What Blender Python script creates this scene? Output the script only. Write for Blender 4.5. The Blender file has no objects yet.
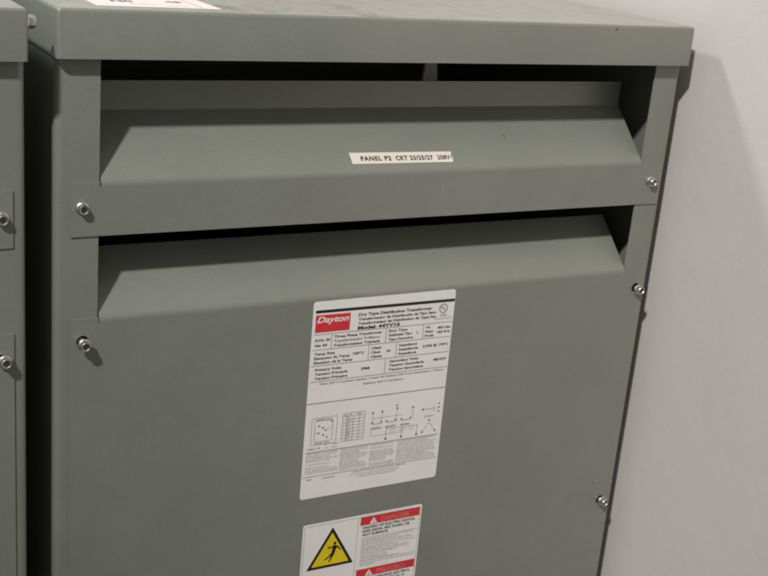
import bpy, bmesh, math, random
from mathutils import Vector, Matrix
random.seed(7)
S = bpy.context.scene
C = S.collection
W = 0.62      # width of a cabinet body
D = 0.45      # depth
XL, XPR = 0.0108, 0.6160        # panel edges
XOL, XOR = 0.0338, 0.5885       # opening between the posts
PF = -0.0030                    # front surface of the bolted panels
ZB, ZT = -0.77, 0.030           # body bottom / top (top tucked under the lid)

# ---------------------------------------------------------------- materials
def mat(name):
    m = bpy.data.materials.new(name); m.use_nodes = True
    nt = m.node_tree; b = nt.nodes['Principled BSDF']
    return m, nt, b
def node(nt, t, **kw):
    n = nt.nodes.new(t)
    for k, v in kw.items(): setattr(n, k, v)
    return n
def noise(nt, scale, detail=4, rough=.6, co=None, stretch=None):
    n = node(nt, 'ShaderNodeTexNoise'); n.inputs['Scale'].default_value = scale
    n.inputs['Detail'].default_value = detail; n.inputs['Roughness'].default_value = rough
    tc = node(nt, 'ShaderNodeTexCoord')
    src = tc.outputs['Object']
    if stretch:
        mp = node(nt, 'ShaderNodeMapping'); mp.inputs['Scale'].default_value = stretch
        nt.links.new(src, mp.inputs['Vector']); src = mp.outputs['Vector']
    nt.links.new(src, n.inputs['Vector'])
    return n
def ramp(nt, src, p0, c0, p1, c1):
    r = node(nt, 'ShaderNodeValToRGB'); e = r.color_ramp.elements
    e[0].position = p0; e[0].color = (*c0, 1); e[1].position = p1; e[1].color = (*c1, 1)
    nt.links.new(src, r.inputs['Fac']); return r
def mixc(nt, fac, a, b, mode='MIX'):
    m = node(nt, 'ShaderNodeMix', data_type='RGBA', blend_type=mode)
    if hasattr(fac, 'links'): nt.links.new(fac, m.inputs['Factor'])
    else: m.inputs['Factor'].default_value = fac
    for s, i in ((a, 'A'), (b, 'B')):
        sock = [x for x in m.inputs if x.name == i and x.type == 'RGBA'][0]
        if hasattr(s, 'links'): nt.links.new(s, sock)
        else: sock.default_value = (*s, 1)
    return [x for x in m.outputs if x.type == 'RGBA'][0]
def bump(nt, b, srcs):
    prev = None
    for src, st, dist in srcs:
        bp = node(nt, 'ShaderNodeBump'); bp.inputs['Strength'].default_value = st
        bp.inputs['Distance'].default_value = dist
        nt.links.new(src, bp.inputs['Height'])
        if prev: nt.links.new(prev, bp.inputs['Normal'])
        prev = bp.outputs['Normal']
    nt.links.new(prev, b.inputs['Normal'])

def grey_paint(name, dusty=False):
    m, nt, b = mat(name)
    base = (.187, .199, .173)
    n1 = noise(nt, 5.5, 5, .62)
    r1 = ramp(nt, n1.outputs['Fac'], .3, tuple(c*.92 for c in base), .72, tuple(c*1.08 for c in base))
    n2 = noise(nt, 34, 6, .7, stretch=(1, 1, .45))
    r2 = ramp(nt, n2.outputs['Fac'], .60, (0, 0, 0), .80, (1, 1, 1))
    dirt = node(nt, 'ShaderNodeMath', operation='MULTIPLY'); dirt.inputs[1].default_value = .20
    nt.links.new(r2.outputs['Color'], dirt.inputs[0])
    col = mixc(nt, dirt.outputs[0], r1.outputs['Color'], (.30, .29, .26))
    n6 = noise(nt, 520, 3, .8)
    r6 = ramp(nt, n6.outputs['Fac'], .25, (.90, .90, .90), .75, (1.09, 1.09, 1.09))
    col = mixc(nt, 1.0, col, r6.outputs['Color'], 'MULTIPLY')
    n7 = noise(nt, 46, 3, .6, stretch=(1, 1, .07)); n8 = noise(nt, 6, 3, .5)
    r7 = ramp(nt, n7.outputs['Fac'], .68, (0, 0, 0), .76, (.16, .16, .16)); r8 = ramp(nt, n8.outputs['Fac'], .50, (0, 0, 0), .62, (1, 1, 1))
    f7 = node(nt, 'ShaderNodeMath', operation='MULTIPLY'); nt.links.new(r7.outputs['Color'], f7.inputs[0]); nt.links.new(r8.outputs['Color'], f7.inputs[1])
    col = mixc(nt, f7.outputs[0], col, (.34, .34, .31))
    n3 = noise(nt, 13, 3, .5)
    rr = node(nt, 'ShaderNodeMapRange'); rr.inputs['To Min'].default_value = .30; rr.inputs['To Max'].default_value = .40
    nt.links.new(n3.outputs['Fac'], rr.inputs['Value'])
    nt.links.new(rr.outputs['Result'], b.inputs['Roughness'])
    if dusty:   # settled dust and old spills on the flat top (faces that look up)
        geo = node(nt, 'ShaderNodeNewGeometry'); sp = node(nt, 'ShaderNodeSeparateXYZ')
        tco = node(nt, 'ShaderNodeTexCoord')
        nt.links.new(tco.outputs['Normal'], sp.inputs[0])
        up = node(nt, 'ShaderNodeMapRange'); up.inputs['From Min'].default_value = .8; up.inputs['From Max'].default_value = 1.0
        nt.links.new(sp.outputs['Z'], up.inputs['Value'])
        n4 = noise(nt, 70, 6, .75, stretch=(1, .6, 1))
        r4 = ramp(nt, n4.outputs['Fac'], .34, (.28, .265, .22), .52, (.37, .355, .33))
        n5 = noise(nt, 12, 6, .75)
        r5 = ramp(nt, n5.outputs['Fac'], .56, (1, 1, 1), .68, (.66, .60, .46))
        dust = mixc(nt, 1.0, r4.outputs['Color'], r5.outputs['Color'], 'MULTIPLY')
        f = node(nt, 'ShaderNodeMath', operation='MULTIPLY'); f.inputs[1].default_value = .8
        nt.links.new(up.outputs['Result'], f.inputs[0])
        col = mixc(nt, f.outputs[0], col, dust)
    nt.links.new(col, b.inputs['Base Color'])
    o = noise(nt, 650, 2, .5); o2 = noise(nt, 7, 3, .5)
    bump(nt, b, [(o2.outputs['Fac'], .20, .007), (o.outputs['Fac'], .16, .0004)])
    b.inputs['Specular IOR Level'].default_value = .95
    return m
PAINT = grey_paint('grey_enamel'); LIDPAINT = grey_paint('dusty_grey_enamel', True)

def plain(name, col, rough=.5, metal=0, var=.06, scale=40, bmp=0):
    m, nt, b = mat(name)
    n = noise(nt, scale, 4, .6)
    r = ramp(nt, n.outputs['Fac'], .3, tuple(c*(1-var) for c in col), .7, tuple(min(1, c*(1+var)) for c in col))
    nt.links.new(r.outputs['Color'], b.inputs['Base Color'])
    b.inputs['Roughness'].default_value = rough; b.inputs['Metallic'].default_value = metal
    if bmp: bump(nt, b, [(n.outputs['Fac'], bmp, .0005)])
    return m
ZINC = plain('zinc_plate', (.70, .68, .64), .3, 1, .12, 900, .2)
ZINC_DARK = plain('dull_steel', (.16, .155, .145), .5, 1, .2, 900)
STICKER = plain('sticker_white', (.745, .72, .70), .36, 0, .035, 30, .6)
TAPE = plain('label_tape', (.70, .64, .57), .35, 0, .03, 60)
INK = plain('black_ink', (.016, .014, .013), .4)
INK_SOFT = plain('small_print_ink', (.11, .102, .096), .4)
INK_PALE = plain('thin_line_ink', (.21, .198, .187), .4)
INK_TAPE = plain('tape_ink', (.05, .038, .03), .4)
RED = plain('red_ink', (.58, .030, .04), .4)
RED_TXT = plain('pale_red_ink', (.60, .16, .13), .4)
YEL = plain('yellow_ink', (.68, .53, .012), .4)
ORANGE = plain('orange_ink', (.40, .17, .012), .4)
CORE = plain('varnished_core', (.035, .03, .028), .5)
COIL = plain('coil_wrap', (.07, .045, .025), .5)
INSUL = plain('insulation_board', (.55, .53, .48), .7)
CHIP = plain('bare_chip', (.05, .035, .025), .7)
PAPER = plain('white_paper', (.80, .74, .72), .5, 0, .02, 30)

def wall_mat():
    m, nt, b = mat('painted_wall')
    n = noise(nt, 1.6, 4, .55)
    r = ramp(nt, n.outputs['Fac'], .3, (.55, .515, .50), .7, (.585, .55, .535))
    n2 = noise(nt, 420, 2, .4)
    r2 = ramp(nt, n2.outputs['Fac'], .80, (0, 0, 0), .84, (1, 1, 1))
    col = mixc(nt, r2.outputs['Color'], r.outputs['Color'], (.80, .77, .72))
    nt.links.new(col, b.inputs['Base Color'])
    b.inputs['Roughness'].default_value = .62
    n3 = noise(nt, 9, 4, .5); n4 = noise(nt, 260, 3, .5)
    bump(nt, b, [(n3.outputs['Fac'], .28, .008), (n4.outputs['Fac'], .22, .0008)])
    return m
WALL = wall_mat()
FLOOR = plain('concrete', (.12, .115, .105), .7, 0, .15, 6, .3)

# ---------------------------------------------------------------- mesh helpers
def link(name, bm, mats, parent=None, loc=None, sharp=30, smooth=True):
    me = bpy.data.meshes.new(name); bm.normal_update(); bm.to_mesh(me); bm.free()
    for m in (mats if isinstance(mats, (list, tuple)) else [mats]): me.materials.append(m)
    if smooth:
        for p in me.polygons: p.use_smooth = True
        me.set_sharp_from_angle(angle=math.radians(sharp))
    o = bpy.data.objects.new(name, me); C.objects.link(o)
    if parent: o.parent = parent
    if loc: o.location = loc
    return o
def box(bm, x0, x1, y0, y1, z0, z1, mi=0):
    v = [bm.verts.new(p) for p in ((x0,y0,z0),(x1,y0,z0),(x1,y1,z0),(x0,y1,z0),(x0,y0,z1),(x1,y0,z1),(x1,y1,z1),(x0,y1,z1))]
    fs = []
    for f in ((0,3,2,1),(4,5,6,7),(0,1,5,4),(1,2,6,5),(2,3,7,6),(3,0,4,7)):
        g = bm.faces.new([v[i] for i in f]); g.material_index = mi; fs.append(g)
    return v, fs
def offset_poly(pts, t):
    out = []
    for i, p in enumerate(pts):
        a = pts[max(i-1, 0)]; b = pts[min(i+1, len(pts)-1)]
        d1 = Vector(p)-Vector(a); d2 = Vector(b)-Vector(p)
        if d1.length < 1e-9: d1 = d2
        if d2.length < 1e-9: d2 = d1
        n1 = Vector((-d1.y, d1.x)).normalized(); n2 = Vector((-d2.y, d2.x)).normalized()
        n = (n1+n2).normalized(); s = t/max(.3, n.dot(n1))
        out.append((p[0]+n.x*s, p[1]+n.y*s))
    return out
def strip(bm, pts, t, f3, a0, a1):
    """sheet metal: open profile with thickness t, extruded from a0 to a1; f3(p, a) -> 3D point"""
    q = offset_poly(pts, t); loop = list(pts)+q[::-1]; n = len(loop)
    A = [bm.verts.new(f3(p, a0)) for p in loop]; B = [bm.verts.new(f3(p, a1)) for p in loop]
    for i in range(n):
        j = (i+1) % n; bm.faces.new((A[i], A[j], B[j], B[i]))
    m = len(pts)
    for i in range(m-1):
        bm.faces.new((A[i], A[n-1-i], A[n-2-i], A[i+1])); bm.faces.new((B[i], B[i+1], B[n-2-i], B[n-1-i]))
def arc(cx, cy, r, a0, a1, n=6):
    return [(cx+r*math.cos(math.radians(a0+(a1-a0)*k/n)), cy+r*math.sin(math.radians(a0+(a1-a0)*k/n))) for k in range(n+1)]
def fillet(p0, p1, p2, r, n=6):
    p0, p1, p2 = map(Vector, (p0, p1, p2)); a = (p0-p1).normalized(); b = (p2-p1).normalized()
    pa, pb = p1+a*r, p1+b*r
    return [tuple((1-t)**2*pa+2*t*(1-t)*p1+t*t*pb) for t in [k/n for k in range(n+1)]]
def cut(o, cutters):
    """subtract closed cutter meshes and bake the result"""
    for c in cutters:
        md = o.modifiers.new('cut', 'BOOLEAN'); md.object = c; md.operation = 'DIFFERENCE'; md.solver = 'EXACT'
    dg = bpy.context.evaluated_depsgraph_get(); me = bpy.data.meshes.new_from_object(o.evaluated_get(dg))
    o.modifiers.clear(); o.data = me
    for c in cutters: bpy.data.objects.remove(c)
    me.set_sharp_from_angle(angle=math.radians(30))
def cyl_bm(bm, r0, r1, y0, y1, n=24, x=0, z=0, cap=True, mi=0, ph=0):
    A = [bm.verts.new((x+r0*math.cos(2*math.pi*k/n+ph), y0, z+r0*math.sin(2*math.pi*k/n+ph))) for k in range(n)]
    B = [bm.verts.new((x+r1*math.cos(2*math.pi*k/n+ph), y1, z+r1*math.sin(2*math.pi*k/n+ph))) for k in range(n)]
    for k in range(n):
        j = (k+1) % n; f = bm.faces.new((A[k], A[j], B[j], B[k])); f.material_index = mi
    if cap:
        for L in (A, B[::-1]):
            f = bm.faces.new(L); f.material_index = mi
def lathe(bm, prof, n=24, mi=0):
    """prof: (radius, y) pairs, round the y axis"""
    rings = [[bm.verts.new((r*math.cos(2*math.pi*k/n), y, r*math.sin(2*math.pi*k/n))) for k in range(n)] for r, y in prof]
    for a, b in zip(rings, rings[1:]):
        for k in range(n):
            j = (k+1) % n; f = bm.faces.new((a[k], a[j], b[j], b[k])); f.material_index = mi
    f = bm.faces.new(rings[-1][::-1]); f.material_index = mi
    f = bm.faces.new(rings[0]); f.material_index = mi

def bolt_mesh(stand):
    """zinc flange bolt; stand = how far the flange sits off the panel"""
    bm = bmesh.new(); s = -stand
    if stand > .001: lathe(bm, [(.0034, .004), (.0034, s)])
    lathe(bm, [(.0052, s), (.0054, s-.0006), (.0051, s-.0012), (.0044, s-.0017)])
    # hex body with a chamfered crown
    n = 6; ph = .35; rings = []
    for r, y in ((.0045, s-.0015), (.0045, s-.0048), (.0040, s-.0056)):
        rings.append([bm.verts.new((r*math.cos(math.pi*k/3+ph), y, r*math.sin(math.pi*k/3+ph))) for k in range(6)])
    for a, b in zip(rings, rings[1:]):
        for k in range(6): bm.faces.new((a[k], a[(k+1) % 6], b[(k+1) % 6], b[k]))
    bm.faces.new(rings[-1][::-1])
    # raised ring and sunk centre
    lathe(bm, [(.0038, s-.0050), (.0038, s-.0060), (.0035, s-.0064), (.0030, s-.0062), (.0027, s-.0058)], 28)
    lathe(bm, [(.0026, s-.0050), (.0026, s-.0059), (.0012, s-.0058)], 20, 1)
    for v in bm.verts: pass
    bmesh.ops.recalc_face_normals(bm, faces=bm.faces)
    return bm

# ---------------------------------------------------------------- printing
class Print:
    """a flat sticker in local millimetres (a to the right, b downwards), with printed layers"""
    def __init__(s, slant=0.0): s.bm = bmesh.new(); s.slant = slant
    def P(s, a, b, lay): return (a*.001, -.00012*lay, -(b+s.slant*a)*.001)
    def poly(s, pts, mi, lay=1):
        f = s.bm.faces.new([s.bm.verts.new(s.P(a, b, lay)) for a, b in pts]); f.material_index = mi
        f.normal_update()
        if f.normal.y > 0: f.normal_flip()
    def rect(s, a0, b0, a1, b1, mi, lay=1): s.poly([(a0, b0), (a1, b0), (a1, b1), (a0, b1)], mi, lay)
    def line(s, a0, b0, a1, b1, w, mi, lay=1):
        d = Vector((a1-a0, b1-b0)).normalized(); n = Vector((-d.y, d.x))*w/2
        s.poly([(a0+n.x, b0+n.y), (a1+n.x, b1+n.y), (a1-n.x, b1-n.y), (a0-n.x, b0-n.y)], mi, lay)
    def frame(s, a0, b0, a1, b1, w, mi, lay=1):
        s.line(a0, b0, a1, b0, w, mi, lay); s.line(a0, b1, a1, b1, w, mi, lay)
        s.line(a0, b0+w, a0, b1-w, w, mi, lay); s.line(a1, b0+w, a1, b1-w, w, mi, lay)
    def disc(s, a, b, r, mi, lay=1, n=14): s.poly([(a+r*math.cos(2*math.pi*k/n), b+r*math.sin(2*math.pi*k/n)) for k in range(n)], mi, lay)
    def ring(s, a, b, r, w, mi, lay=1, n=22):
        for k in range(n):
            t0, t1 = 2*math.pi*k/n, 2*math.pi*(k+1)/n
            s.poly([(a+q*math.cos(t), b+q*math.sin(t)) for q, t in ((r-w/2, t0), (r+w/2, t0), (r+w/2, t1), (r-w/2, t1))], mi, lay)
    def text(s, body, a, b, cap, width, mi, bold=0, shear=0, lay=1, gap=1):
        """baseline at b, capital height and total width in mm"""
        cu = bpy.data.curves.new('t', 'FONT'); cu.body = body; cu.size = 1; cu.offset = bold; cu.shear = shear; cu.space_character = gap
        cu.resolution_u = 3 if cap > 3 else 2
        o = bpy.data.objects.new('t', cu); C.objects.link(o)
        dg = bpy.context.evaluated_depsgraph_get(); me = bpy.data.meshes.new_from_object(o.evaluated_get(dg))
        bpy.data.objects.remove(o)
        x0 = min(v.co.x for v in me.vertices); x1 = max(v.co.x for v in me.vertices)
        sx = width/(x1-x0); sy = cap/.73
        vs = [s.bm.verts.new(s.P(a+(v.co.x-x0)*sx, b-v.co.y*sy, lay)) for v in me.vertices]
        for p in me.polygons:
            try:
                f = s.bm.faces.new([vs[i] for i in p.vertices]); f.material_index = mi; f.normal_update()
                if f.normal.y > 0: f.normal_flip()
            except ValueError: pass
        bpy.data.meshes.remove(me)
    def tiny(s, a0, b, a1, h, mi, lay=1):
        """a line of print too small to read: rows of letter-sized strokes"""
        a = a0
        while a < a1-h*.6:
            for k in range(random.randint(2, 9)):
                if a > a1-h*.6: break
                hh = h*random.choice((.7, .7, .7, 1.0)); w = h*random.uniform(.28, .42)
                s.rect(a, b-hh, a+w, b-hh+h*.24, mi, lay); s.rect(a, b-h*.24, a+w, b, mi, lay)
                if random.random() < .8: s.rect(a, b-hh+h*.24, a+h*.17, b-h*.24, mi, lay)
                a += h*.62
            a += h*.45
    def sheet(s, w, h, r, mi=0, lay=0, tl=0):
        pts = []
        for cx, cy, a0 in ((w-r, r, -90), (w-r, h-r, 0), (r, h-r, 90), (r, r, 180)):
            pts += [(cx+r*math.cos(math.radians(a0+90*k/5)), cy+r*math.sin(math.radians(a0+90*k/5))) for k in range(6)]
        s0 = s.slant; s.slant = 0; s.poly(pts, mi, lay); 
        # edge of the film, so the sticker has a thickness
        top = [s.P(a, b, lay) for a, b in pts]
        for k in range(len(pts)):
            p, q = top[k], top[(k+1) % len(pts)]
            f = s.bm.faces.new([s.bm.verts.new(v) for v in (p, q, (q[0], q[1]+.0002, q[2]), (p[0], p[1]+.0002, p[2]))]); f.material_index = mi
        s.slant = s0
    def done(s, name, mats, parent, loc):
        return link(name, s.bm, mats, parent, loc, smooth=False)

def rating_label(parent):
    M = [STICKER, INK, INK_SOFT, RED, INK_PALE]
    p = Print(); p.sheet(150.8, 200.3, 3)
    lab = p.done('rating_label', M, parent, (.2307, PF-.0003, -.2166))
    p = Print(.007)
    p.rect(2.6, 8.4, 152-1.6, 11.3, 1)
    for t, b, w, c in (('Dry Type Distribution Transformer', 18.0, 79, 2.9), ('Transformador de Distribución de Tipo Seco', 22.3, 84, 2.5),
                       ('Transformateur de Distribution de Type Sec', 26.6, 84, 2.5)):
        p.text(t, 46.9, b-.5, c, w, 1, .036)
    p.text('Model: 44YV16', 46.9, 30.9, 3.4, 45, 1, .045)
    p.ring(138.6, 17.6, 4.3, .75, 1)
    p.text('U', 136.0, 17.9, 2.8, 2.3, 1, .03); p.text('L', 139.2, 19.5, 2.8, 1.8, 1, .03)
    p.text('LISTED', 135.6, 25.0, 1.5, 7.5, 1, .02)
    p.tiny(131, 27.0, 149, .9, 2); p.tiny(129, 28.6, 149.5, .9, 2)
    R = (32.0, 47.2, 63.0, 78.8)
    for b in R: p.line(2, b, 149.6, b, .5, 2)
    for a, r in ((20.7, 0), (77.7, 0), (118.3, 0), (60.6, 1), (90.3, 1), (79.6, 2)): p.line(a, R[r]+.3, a, R[r+1]-.3, .5, 2)
    def rows(a, b, lines, w, c=2.5, st=4.35):
        for k, (t, ww) in enumerate(zip(lines, w)): p.text(t, a, b+k*st, c, ww, 1, .014 if "á" in t else .031)
    p.text('KVA: 30', 4, 38.9, 2.4, 15.2, 1, .04); p.text('Hz: 60', 4, 44.0, 2.4, 12.6, 1, .04)
    rows(23, 36.7, ('Three Phase Transformer', 'Transformador Trifásico', 'Transformateur Triphasé'), (50.5, 48, 48.5))
    rows(80.6, 36.5, ('Encl. Type', 'Gabinete Tipo', "Type d'armoire"), (20, 25.5, 27))
    p.text('2', 111, 40.9, 2.4, 1.6, 1, .04)
    rows(120.8, 36.7, ('Wt.', 'Peso', 'Poids'), (5.5, 9, 10))
    p.text('402 Lbs', 134, 38.0, 2.4, 14.5, 1, .04); p.text('182 Kgs', 134, 42.6, 2.4, 14.5, 1, .04)
    rows(4, 52.4, ('Temp Rise', 'Elevacion du Temp', 'Elevation de la Temp'), (21, 37, 40)); p.text('150°C', 44.2, 55.6, 2.4, 11.8, 1, .04)
    rows(63.3, 52.2, ('Class', 'Clase', 'Classe'), (10.5, 10, 12)); p.text('AA', 79.7, 56.4, 2.4, 5, 1, .04)
    rows(93.4, 52.2, ('Impedance', 'Impedancia', 'Impedance'), (19.5, 21, 19.5)); p.text('2.93% @ 170°C', 119.5, 55.9, 2.4, 28.5, 1, .04)
    rows(6.0, 68.2, ('Primary Volts', 'Tension Primaria', 'Tension Primaire'), (27, 34, 34)); p.text('208Δ', 54.0, 71.8, 2.4, 9.5, 1, .04)
    rows(84.2, 67.6, ('Secondary Volts', 'Tension Secundaria', 'Tension Secondaire'), (32, 38.5, 38)); p.text('480Y/277', 133, 71.2, 2.3, 15, 1, .04)
    p.text('Class 220°C Insulation System / Clase del Sistema 220°C de Aislamiento / Classe', 11.5, 82.3, 1.8, 134, 2, .02)
    p.text("Système 220°C d'isolation", 57.8, 87.2, 1.8, 43.5, 2, .02)
    p.line(.3, 100.9, 150.3, 100.9, .7, 2)
    # wiring diagram, connection table
    p.frame(7.0, 116.2, 33.4, 144, .45, 4); p.frame(10.4, 119.2, 29.0, 140.6, .45, 4)
    p.tiny(11.5, 119.0, 28.5, 1.9, 1); p.tiny(11.0, 143.2, 27.5, 1.9, 1)
    for a, b in ((14.5, 124.5), (19.2, 127.2), (22, 129.8), (14.6, 132.0), (19.8, 134.2), (23.6, 137.0), (27.5, 121)): p.disc(a, b, .85, 1)
    p.line(11, 132, 14, 132, .4, 4); p.line(14.5, 124.5, 19, 127, .35, 4); p.line(22, 129.8, 28, 126, .3, 4)
    p.frame(39.2, 115.2, 62.8, 144.2, .45, 4)
    for k in range(1, 9): p.line(39.5, 115.2+3.22*k, 62.5, 115.2+3.22*k, .35, 4, 2)
    for a in (43.5, 50.5, 57): p.line(a, 118.5, a, 144, .35, 4, 3)
    p.tiny(41, 117.8, 50, 1.9, 1); p.tiny(54.5, 117.8, 60, 1.9, 1)
    for k in range(1, 9): p.tiny(44.2, 117.6+3.22*k, 49, 1.7, 1 if k in (3, 5, 6, 7) else 2)
    for a, b0 in ((71.6, 118.6), (81.7, 118.4), (98.2, 116.9), (116.0, 118.2)):
        p.disc(a, b0, 1.0, 1); p.line(a, b0+1, a, 130, .4, 4)
    p.disc(97.5, 113.7, .9, 1)
    for a in (71.6, 87.5, 104.0):
        p.line(a, 130.6, a+10.2, 130.6, .5, 2); p.disc(a, 129.2, .9, 1); p.disc(a+9.8, 129, .9, 1)
        p.tiny(a-.6, 135.5, a+11, 1.6, 1); p.line(a-1, 135.9, a+10.6, 135.9, .4, 2)
    p.line(71.6, 124.6, 104, 124.6, .35, 4)
    for a, e in ((70.8, 142), (88, 147.8), (105.4, 147.4), (122.6, 147.8)):
        p.line(a, 136.4, a, e, .45, 2)
        if e > 143: p.disc(a, 148.2, 1.1, 1)
    p.line(70.8, 143.2, 105, 143.2, .35, 4); p.line(88, 137.5, 103, 137.5, .35, 4); p.line(105.4, 138, 122.6, 138, .35, 4)
    for k in range(3): p.frame(93+k*10.5, 138.5, 97.5+k*10.5, 142, .3, 4)
    p.line(127.8, 122.3, 140.5, 122.3, .4, 2); p.line(140.5, 118.5, 140.5, 126, .4, 4); p.disc(127.6, 122.3, 1.0, 1)
    for b in (117.8, 122.0, 126.0): p.disc(145.6, b, .9, 1)
    p.tiny(129.8, 130.8, 141.5, 1.6, 1)
    p.line(135.8, 137.2, 129.4, 146, .4, 2); p.line(136.4, 137.2, 143.2, 146, .4, 2)
    for a, b in ((136.0, 134.6), (128.8, 146.8), (143.5, 146.8)): p.disc(a, b, 1.0, 1)
    p.tiny(4.2, 148.6, 18.5, 2.1, 1)
    for b in (145.6, 149.0): p.tiny(21.5, b, 26.5, 1.3, 2); p.tiny(30, b, 36.5, 1.3, 2)
    p.line(3, 151.4, 148.5, 151.4, .7, 2)
    cols = ((3.5, 38), (39.5, 70), (72, 100), (102, 147))
    for ci, (a0, a1) in enumerate(cols):
        b = 153.6
        while b < 175.5:
            p.tiny(a0, b, a1-random.choice((0, 0, 2, 9)), 1.25, 2 if random.random() < .75 else 4)
            b += 1.95
            if random.random() < .12: b += 1.4
    p.line(1, 176.9, 148.6, 176.9, .5, 2)
    p.tiny(55, 179.6, 114, 1.7, 1); p.tiny(53, 182.6, 107, 1.4, 2); p.tiny(60, 185.2, 103, 1.3, 2)
    p.tiny(5.5, 180.6, 12.5, 1.7, 1); p.tiny(22, 180.8, 36, 1.7, 1)
    p.done('printed_text', M, lab, (0, 0, 0))
    p = Print(.007)
    p.rect(3.0, 13.2, 38.3, 30.1, 0)
    p.text('Dayton', 4.4, 20.6, 6.0, 32.5, 1, .022, .28, 2)
    p.done('logo_block', [RED, STICKER], lab, (0, 0, 0))
    return lab

def danger_label(parent):
    M = [STICKER, INK, INK_SOFT, RED, RED_TXT, INK_PALE]
    p = Print(); p.sheet(132.8, 184, 2.5)
    lab = p.done('danger_label', M, parent, (.2368, PF-.0003, -.4457))
    lab['label'] = 'white and red bilingual danger sticker'
    p = Print(.003)
    p.frame(2.0, 2.4, 130.8, 181.5, .3, 2)
    p.line(60.3, 2.7, 60.3, 181, .3, 5)
    words = (('DANGER', ('HAZARD OF ELECTRIC SHOCK,', 'EXPLOSION, ARC FLASH, OR', 'HOT SURFACE')),
             ('PELIGRO', ('PELIGRO DE DESCARGA ELÉCTRICA,', 'EXPLOSIÓN, DESTELLO, O', 'SUPERFICIE CALIENTE')),
             ('DANGER', ("RISQUE D'ÉLECTROCUTION,", "D'EXPLOSION, D'ARC OU", 'SURFACE CHAUDE')))
    for k, (hd, ls) in enumerate(words):
        b = 2.7+59.4*k
        p.rect(62.9, b, 130.3, b+9.2, 3)
        p.poly([(77.4, b+1.4), (81.8, b+8.3), (73, b+8.3)], 0, 2)
        p.rect(77.0, b+3.9, 77.8, b+6.3, 3, 3); p.rect(77.0, b+6.8, 77.8, b+7.6, 3, 3)
        p.text(hd, 86, b+7.7, 5.4, 33, 4, .03, 0, 2)
        for j, (t, w) in enumerate(zip(ls, (60, 54, 29))): p.text(t, 66, b+13.3+j*4.1, 2.8, w, 1, .035)
        p.line(65, b+24, 129.5, b+24, .3, 2)
        q = b+26.2; j = 0
        for j in range(12):
            p.tiny(66, q, random.choice((129, 126, 108, 98, 122)) if j < 11 else 112, 1.25, 2)
            q += 2.05
            if j in (3, 8): q += .5
        p.line(65, b+50.5, 129.5, b+50.5, .3, 5)
        p.tiny(66, b+53.2, 129, 1.3, 2); p.tiny(66, b+55.4, 84, 1.3, 2)
    p.done('printed_text', M, lab, (0, 0, 0))
    # shock symbol: yellow triangle, black border, falling figure and a bolt of lightning
    p = Print(.003)
    def tri(s, mi, lay):
        A = Vector((32.3, 7.2)); B = Vector((6.5, 51.5)); E = Vector((58.1, 51.5)); c = (A+B+E)/3
        pts = []
        for P0 in (A, E, B):
            q = c+(P0-c)*s; o1 = [x for x in (A, B, E) if x is not P0]
            for o in (o1 if P0 is not E else o1): pass
            u = (c+(o1[0]-c)*s-q).normalized(); v = (c+(o1[1]-c)*s-q).normalized(); r = 1.5*s
            a_, b_ = q+u*r, q+v*r
            for t in (0, .33, .66, 1): pts.append(((1-t)**2*a_+2*t*(1-t)*q+t*t*b_))
        ang = sorted(pts, key=lambda w: math.atan2(w.y-c.y, w.x-c.x))
        p.poly([(w.x, w.y) for w in ang], mi, lay)
    tri(1.0, 0, 1); tri(.80, 1, 2)
    L = 3
    p.disc(35.9, 25.6, 1.7, 0, L)
    def limb(pts, ws):
        for i in range(len(pts)-1):
            d = Vector((pts[i+1][0]-pts[i][0], pts[i+1][1]-pts[i][1])).normalized(); n = Vector((-d.y, d.x))
            w0, w1 = ws[i]/2, ws[i+1]/2; a, b = Vector(pts[i]), Vector(pts[i+1])
            p.poly([tuple(a+n*w0), tuple(b+n*w1), tuple(b-n*w1), tuple(a-n*w0)], 0, L+i*.3)
    limb([(36.6, 28.0), (34.5, 35.6)], [4.2, 3.6])
    limb([(36.4, 28.6), (39.4, 30.2), (42.6, 33.8)], [2.0, 1.7, 1.1])
    limb([(35.4, 28.8), (31.8, 29.8), (28.4, 30.0)], [1.8, 1.5, 1.0])
    limb([(34.8, 35.4), (30.6, 39.4), (25.4, 42.6)], [2.6, 1.9, 1.1])
    limb([(35.2, 35.6), (33.2, 40.4), (30.6, 45.6)], [2.6, 2.0, 1.1])
    p.poly([(27.0, 25.0), (30.2, 28.2), (29.2, 28.9), (32.4, 30.4), (27.8, 29.8), (28.8, 28.9)], 2, 3)
    p.done('hazard_symbol', [INK, YEL, ORANGE], lab, (0, 0, 0))
    return lab

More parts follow.
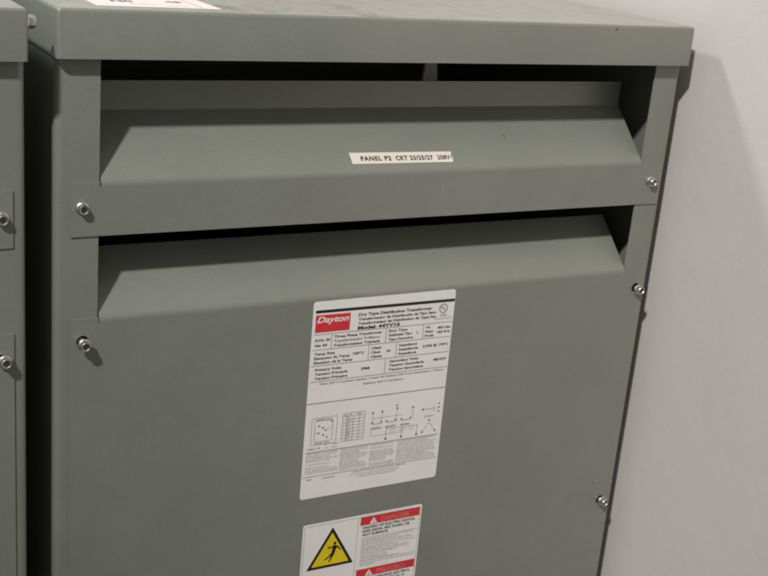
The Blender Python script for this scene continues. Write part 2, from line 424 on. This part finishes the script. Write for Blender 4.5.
# ---------------------------------------------------------------- the cabinet
def cabinet(loc, label, stickers, panel_shift=0, upper_pair=True):
    root = bpy.data.objects.new('transformer_cabinet', None); C.objects.link(root)
    root.location = (loc[0], loc[1], loc[2]+ZB)         # empty at the base
    root['label'] = label; root['category'] = 'transformer'; root['group'] = 'grey dry type transformer cabinets side by side'
    U = -ZB
    def at(o): o.location = (o.location[0], o.location[1], o.location[2]+U); return o
    # body: folded sheet wrapped round four sides, open at the front between the posts
    bm = bmesh.new(); r = .0045
    prof = [(XOL, 0)] + arc(r, r, r, 270, 180) + arc(r, D-r, r, 180, 90) + arc(W-r, D-r, r, 90, 0) + arc(W-r, r, r, 0, -90) + [(XOR, 0)]
    strip(bm, prof, .0015, lambda p, a: (p[0], p[1], a), ZB, ZT)
    bmesh.ops.recalc_face_normals(bm, faces=bm.faces)
    body = at(link('body', bm, PAINT, root))
    cutters = []
    bolts_low = [(.0212, -.2324), (.6055 if upper_pair else .6045, -.2337), (.0212, -.484), (.603, -.483), (.0212, -.70), (.603, -.70)]
    for x, z in bolts_low:
        b2 = bmesh.new(); cyl_bm(b2, .0054, .0054, -.01, .01, 24, x, z); bmesh.ops.recalc_face_normals(b2, faces=b2.faces)
        c = link('c', b2, PAINT, smooth=False); c.location = (0, 0, 0); cutters.append(c)
    body.parent = None; body.location = (0, 0, 0); cut(body, cutters); body.parent = root; body.location = (0, 0, U)
    for nm, a in (('bottom_plate', (.002, W-.002, .002, D-.002, ZB+.032, ZB+.034)), ('cross_rail', (XOL, XOR, .0, .0015, ZB, ZB+.031)), ('cross_rail', (XOL, XOR, .0, .0015, .012, ZT))):
        bm = bmesh.new(); box(bm, *a); link(nm, bm, PAINT, root, (0, 0, U), smooth=False)
    # lid: folded pan with rolled edges
    bm = bmesh.new()
    v, fs = box(bm, -.0026, W+.0018, -.012, D+.010, 0, .038)
    bm.faces.remove(fs[0])
    ed = [e for e in bm.edges if not (abs(e.verts[0].co.z) < 1e-6 and abs(e.verts[1].co.z) < 1e-6)]
    bmesh.ops.bevel(bm, geom=ed, offset=.0032, segments=4, affect='EDGES', profile=.5)
    bmesh.ops.recalc_face_normals(bm, faces=bm.faces)
    lid = link('lid', bm, LIDPAINT, None, sharp=35)
    md = lid.modifiers.new('s', 'SOLIDIFY'); md.thickness = .0014; md.offset = -1
    dg = bpy.context.evaluated_depsgraph_get(); me = bpy.data.meshes.new_from_object(lid.evaluated_get(dg))
    lid.modifiers.clear(); lid.data = me; me.set_sharp_from_angle(angle=math.radians(35))
    lid.parent = root; lid.location = (0, 0, U)
    # louvred panels
    def panel(name, zt, zb, top, cuts=()):
        bm = bmesh.new()
        t = .0014
        # flat part, with the two ears beside the blade
        box(bm, XL, XPR, PF, PF+t, zb, zt-.0045)
        box(bm, XL, XOL+.0004, PF, PF+t, zt-.0045, zt); box(bm, XOR-.0008, XPR, PF, PF+t, zt-.0045, zt)
        bmesh.ops.remove_doubles(bm, verts=bm.verts, dist=1e-7)
        y1, z1 = top[0]
        pts = [(PF, zt-.0045)] + fillet((PF, zt-.0045), (PF, zt), (y1, z1), .0040, 7)
        if len(top) > 1: pts += fillet((PF, zt), (y1, z1), top[1], .0020, 5) + [top[1]]
        else: pts.append((y1, z1))
        strip(bm, pts, -t, lambda p, a: (a, p[0], p[1]), XOL+.0013, XOR-.0010)
        bmesh.ops.recalc_face_normals(bm, faces=bm.faces)
        o = link(name, bm, PAINT, None, sharp=40)
        if cuts:
            cs = []
            for x, z in cuts:
                b2 = bmesh.new(); cyl_bm(b2, .0050, .0050, -.01, .01, 24, x, z); bmesh.ops.recalc_face_normals(b2, faces=b2.faces)
                cs.append(link('c', b2, PAINT, smooth=False))
            cut(o, cs)
        o.parent = root; o.location = (panel_shift, 0, U); return o
    up = panel('upper_louver_panel', -.0979, -.1428, [(.0465, -.0500), (.0465, -.0262)])
    lo = panel('lower_louver_panel', -.2128, -.7350, [(.0450, -.1665)], bolts_low)
    return root, up, lo, body, lid, U, bolts_low

PROTO = {}
def add_bolt(parent, x, z, stand, rot=0):
    if stand not in PROTO:
        o = link('bolt', bolt_mesh(stand), [ZINC, ZINC_DARK], parent, (x, PF, z), sharp=25); PROTO[stand] = o
    else:
        o = PROTO[stand].copy(); C.objects.link(o); o.parent = parent; o.location = (x, PF, z)
    o.rotation_euler = (random.uniform(-.05, .05), rot, random.uniform(-.04, .04))
    return o

main, up, lo, body, lid, U, bl = cabinet((0, 0, 0), 'grey transformer cabinet with white rating label and danger sticker, next to the wall', True)
add_bolt(up, .0201, -.1191, 0, .2); add_bolt(up, .6028, -.1189, 0, .7)
add_bolt(lo, .0206, -.2322, .0078, .4); add_bolt(lo, .6062, -.2345, .0035, .1); add_bolt(lo, .603, -.483, .0035, .9)
add_bolt(lo, .0212, -.484, .0035, .5); add_bolt(lo, .0212, -.70, .0035, .3); add_bolt(lo, .603, -.70, .0035, .8)
rating_label(lo); danger_label(lo)

# circuit tape on the sloping blade of the upper panel
def slope_y(z): return PF+(-.0979-z)*(-1)*0
p = Print(); p.poly([(0, 0), (106.2, .2), (104.8, 4), (106.0, 7), (104.4, 11.6), (0.6, 11.8)], 0, 0)
p.text('PANEL P2', 10, 8.6, 4.7, 31, 1, .045, gap=1.18); p.text('CKT 23/25/27', 45.5, 8.6, 4.7, 39, 1, .045, gap=1.18)
p.text('208V', 89, 8.6, 4.7, 14, 1, .028); p.line(104.4, 4.2, 104.4, 8.2, .7, 1)
tape = p.done('circuit_tape', [TAPE, INK_TAPE], up, (0, 0, 0))
dy, dz = .0465-PF, -.0500+.0979; ln = math.hypot(dy, dz)
s0 = .0200   # distance up the slope to the tape's top-left corner
th = math.atan2(dy, dz)
tape.matrix_local = (Matrix.Translation((.2613, PF+dy/ln*s0 - dz/ln*.0004, -.0979+dz/ln*s0 + dy/ln*.0004))
                     @ Matrix.Rotation(-th, 4, 'X') @ Matrix.Rotation(math.radians(.8), 4, 'Y'))
# paper label on the lid top
p = Print(); p.sheet(101.5, 150, 1.5, 0, 0)
p.text('48', 66, 116, 9, 14, 1, .03); p.text('N0', 20, 121, 12, 18, 1, .03)
p.tiny(32, 134, 60, 3.0, 2); p.tiny(58, 141, 76, 2.4, 2)
p.line(86, 20, 86, 149, .5, 2)
pl = p.done('lid_sticker', [PAPER, INK_SOFT, INK_PALE], lid, (0, 0, 0))
pl.matrix_local = Matrix.Translation((.032, .154, .0384)) @ Matrix.Rotation(math.radians(-90), 4, 'X')

# small part pieces: chips in the enamel
def chip(parent, x, y, z, r):
    bm = bmesh.new(); n = 9
    vs = [bm.verts.new((r*random.uniform(.6, 1.2)*math.cos(2*math.pi*k/n), 0, r*random.uniform(.6, 1.2)*math.sin(2*math.pi*k/n))) for k in range(n)]
    vb = [bm.verts.new((v.co.x, .0002, v.co.z)) for v in vs]
    bm.faces.new(vs)
    for k in range(n): bm.faces.new((vs[k], vs[(k+1) % n], vb[(k+1) % n], vb[k]))
    return link('paint_chip', bm, CHIP, parent, (x, y, z), smooth=False)
chip(lid, .5235, -.0122, .0335, .0011)
chip(lo, .5888, PF-.0002, -.4600, .0008)
chip(lo, .4500, PF-.0002, -.2900, .0005)

SMUDGE = plain('greasy_smudge', (.135, .138, .118), .5, 0, .1, 300)
sm = chip(up, 0, 0, 0, .0019); sm.name = 'smudge'; sm.data.materials[0] = SMUDGE
for v in sm.data.vertices: v.co.y *= .3; v.co.z *= 1.6
ss = .0335
sm.matrix_local = (Matrix.Translation((.4325, PF+dy/ln*ss - dz/ln*.0001, -.0979+dz/ln*ss + dy/ln*.0001)) @ Matrix.Rotation(-th, 4, 'X'))

# screws on the right-hand side of the body, sticking out towards the wall
def side_screw(parent, x, y, z, n='side_screw', big=1):
    o = link(n, bolt_mesh(0), [ZINC, ZINC_DARK], parent, (x, y, z), sharp=25)
    o.rotation_euler = (0, 0, math.radians(90)); o.scale = (big, big, big); return o
for z in (-.255, -.510, -.72): side_screw(body, W+.0002, .0098, z, 'side_screw', .8)

# three coils on a laminated core behind the louvres
def innards(root, U):
    bm = bmesh.new(); box(bm, .06, W-.06, .17, .33, -.66, -.60); box(bm, .06, W-.06, .17, .33, -.18, -.12)
    for x in (.06, .27, W-.12-.0): box(bm, x, x+.06, .172, .328, -.60, -.18)
    core = link('core', bm, CORE, root, (0, 0, U), smooth=False)
    for x in (.11, .31, .51):
        bm = bmesh.new(); n = 28
        for r, z0, z1 in ((.082, -.57, -.21),):
            A = [bm.verts.new((x+r*math.cos(2*math.pi*k/n), .25+r*math.sin(2*math.pi*k/n), z0)) for k in range(n)]
            B = [bm.verts.new((x+r*math.cos(2*math.pi*k/n), .25+r*math.sin(2*math.pi*k/n), z1)) for k in range(n)]
            for k in range(n): bm.faces.new((A[k], A[(k+1) % n], B[(k+1) % n], B[k]))
            bm.faces.new(A[::-1]); bm.faces.new(B)
        link('coil', bm, COIL, core)
    bm = bmesh.new()
    a = [(.3885, .012), (.3935, .012), (.4040, -.060), (.3815, -.060)]
    A = [bm.verts.new((x, .100, z)) for x, z in a]; B = [bm.verts.new((x, .103, z)) for x, z in a]
    bm.faces.new(A); bm.faces.new(B[::-1])
    for k in range(4): bm.faces.new((A[k], B[k], B[(k+1) % 4], A[(k+1) % 4]))
    bmesh.ops.recalc_face_normals(bm, faces=bm.faces)
    link('support_strut', bm, INSUL, root, (0, 0, U), smooth=False)
innards(main, U)

left, up2, lo2, body2, lid2, U2, _ = cabinet((-.650, -.022, .0012), 'grey transformer cabinet at the left edge, standing slightly forward of its neighbour', False, -.0045, False)
add_bolt(up2, .6075, -.1189, 0, .5); add_bolt(up2, .0209, -.1191, 0, .1)
add_bolt(lo2, .6080, -.2337, .0030, .2)
for x, z in ((.0212, -.2324), (.0212, -.484), (.603, -.483), (.0212, -.70), (.603, -.70)): add_bolt(lo2, x, z, .0035, .6)
side_screw(lid2, W+.0028, .0045, .0265, 'lid_screw', 1.15)
innards(left, U2)

# ---------------------------------------------------------------- setting
XW = .6430
bm = bmesh.new(); box(bm, XW, XW+.12, -4.0, 2.2, -.80, 3.0)
NIBS = [(-0.0264, -0.082, 0.0008), (-0.1073, -0.1742, 0.0006), (-0.0623, -0.4652, 0.0005), (-0.0367, -0.0193, 0.0004), (-0.0899, -0.3529, 0.0004)]
w = link('wall', bm, WALL, smooth=False); w['kind'] = 'structure'
NIB = plain('paint_nib', (.80, .78, .75), .4)
def nib(y, z, rr):
    bm = bmesh.new(); n = 8
    A = [bm.verts.new((0, rr*random.uniform(.7, 1.2)*math.cos(2*math.pi*k/n), rr*random.uniform(.6, 1.3)*math.sin(2*math.pi*k/n))) for k in range(n)]
    c = bm.verts.new((-rr*.5, 0, 0))
    for k in range(n): bm.faces.new((A[k], A[(k+1) % n], c))
    bmesh.ops.recalc_face_normals(bm, faces=bm.faces)
    link('paint_nib', bm, NIB, w, (XW-.0002, y, z))
for y, z, rr in NIBS: nib(y, z, rr)
bm = bmesh.new(); box(bm, -4.0, XW+.12, -4.0, 2.2, -.86, -.80)
f = link('floor', bm, FLOOR, smooth=False); f['kind'] = 'structure'
# base channels under each cabinet
for root in (main, left):
    for x in (.03, W-.09):
        bm = bmesh.new(); box(bm, x, x+.06, .01, D-.01, -.030-(root.location.z-ZB), -.0005)
        link('base_channel', bm, PAINT, root, (0, 0, 0), smooth=False)
left_dz = .0012

# ---------------------------------------------------------------- light
def lamp(name, pos, aim, power, size, col):
    l = bpy.data.lights.new(name, 'AREA'); l.shape = 'DISK'; l.size = size; l.energy = power; l.color = col
    o = bpy.data.objects.new(name, l); C.objects.link(o); o.location = pos
    o.rotation_euler = (Vector(aim)-Vector(pos)).to_track_quat('-Z', 'Y').to_euler(); return o
k1 = Vector((-2.63, -2.60, 3.56))
l = bpy.data.lights.new('spot_lamp', 'SPOT'); l.energy = 1040; l.shadow_soft_size = .13; l.color = (1, .965, .925)
l.spot_size = math.radians(21.5); l.spot_blend = 1.0
o = bpy.data.objects.new('spot_lamp', l); C.objects.link(o); o.location = k1
o.rotation_euler = (Vector((.40, -.06, -.03))-k1).to_track_quat('-Z', 'Y').to_euler()
k2 = Vector((.6218, -.012, .038)) + Vector((-1, .87, 1.17))*2.2
lamp('ceiling_lamp_back', k2, (.62, 0, .0), 49, .42, (.97, 1, .965))
# dim room: lighter above the horizon, dark below
wd = bpy.data.worlds.new('World'); S.world = wd; wd.use_nodes = True
nt = wd.node_tree; bg = nt.nodes['Background']
tc = node(nt, 'ShaderNodeTexCoord'); sp = node(nt, 'ShaderNodeSeparateXYZ'); nt.links.new(tc.outputs['Generated'], sp.inputs[0])
mr = node(nt, 'ShaderNodeMapRange'); mr.inputs['From Min'].default_value = -1; mr.inputs['From Max'].default_value = 1
nt.links.new(sp.outputs['Z'], mr.inputs['Value'])
wr = ramp(nt, mr.outputs['Result'], .35, (.070, .070, .069), 1, (.85, .85, .83))
for pos, v in ((.46, .80), (.55, .90), (.64, .98)):
    e = wr.color_ramp.elements.new(pos); e.color = (v, v*.985, v*.96, 1)
mx = node(nt, 'ShaderNodeMapRange'); mx.inputs['From Min'].default_value = .06; mx.inputs['From Max'].default_value = .50
mx.inputs['To Min'].default_value = .34; mx.inputs['To Max'].default_value = 1
nt.links.new(sp.outputs['X'], mx.inputs['Value'])
wc = mixc(nt, 1.0, wr.outputs['Color'], mx.outputs['Result'], 'MULTIPLY')
nt.links.new(wc, bg.inputs['Color']); bg.inputs['Strength'].default_value = 1.0

# ---------------------------------------------------------------- camera
cam = bpy.data.cameras.new('camera'); co = bpy.data.objects.new('camera', cam); C.objects.link(co)
yaw, pit, rol = .52555, -.32081, .09198
fw = Vector((math.sin(yaw)*math.cos(pit), math.cos(yaw)*math.cos(pit), math.sin(pit)))
rt = Vector((math.cos(yaw), -math.sin(yaw), 0)); upv = rt.cross(fw)
r2 = rt*math.cos(rol)+upv*math.sin(rol); u2 = -rt*math.sin(rol)+upv*math.cos(rol)
m = Matrix((r2, u2, -fw)).transposed().to_4x4(); m.translation = (-.23617, -.93063, .14723)
co.matrix_world = m
cam.sensor_width = 36; cam.lens = 36*1221.657/768; cam.clip_start = .02; cam.clip_end = 50
S.camera = co
S.render.resolution_x = 1024; S.render.resolution_y = 768
S.view_settings.view_transform = 'Standard'; S.view_settings.look = 'None'; S.view_settings.exposure = 0.14; S.view_settings.gamma = 1
S.cycles.filter_width = 2.2
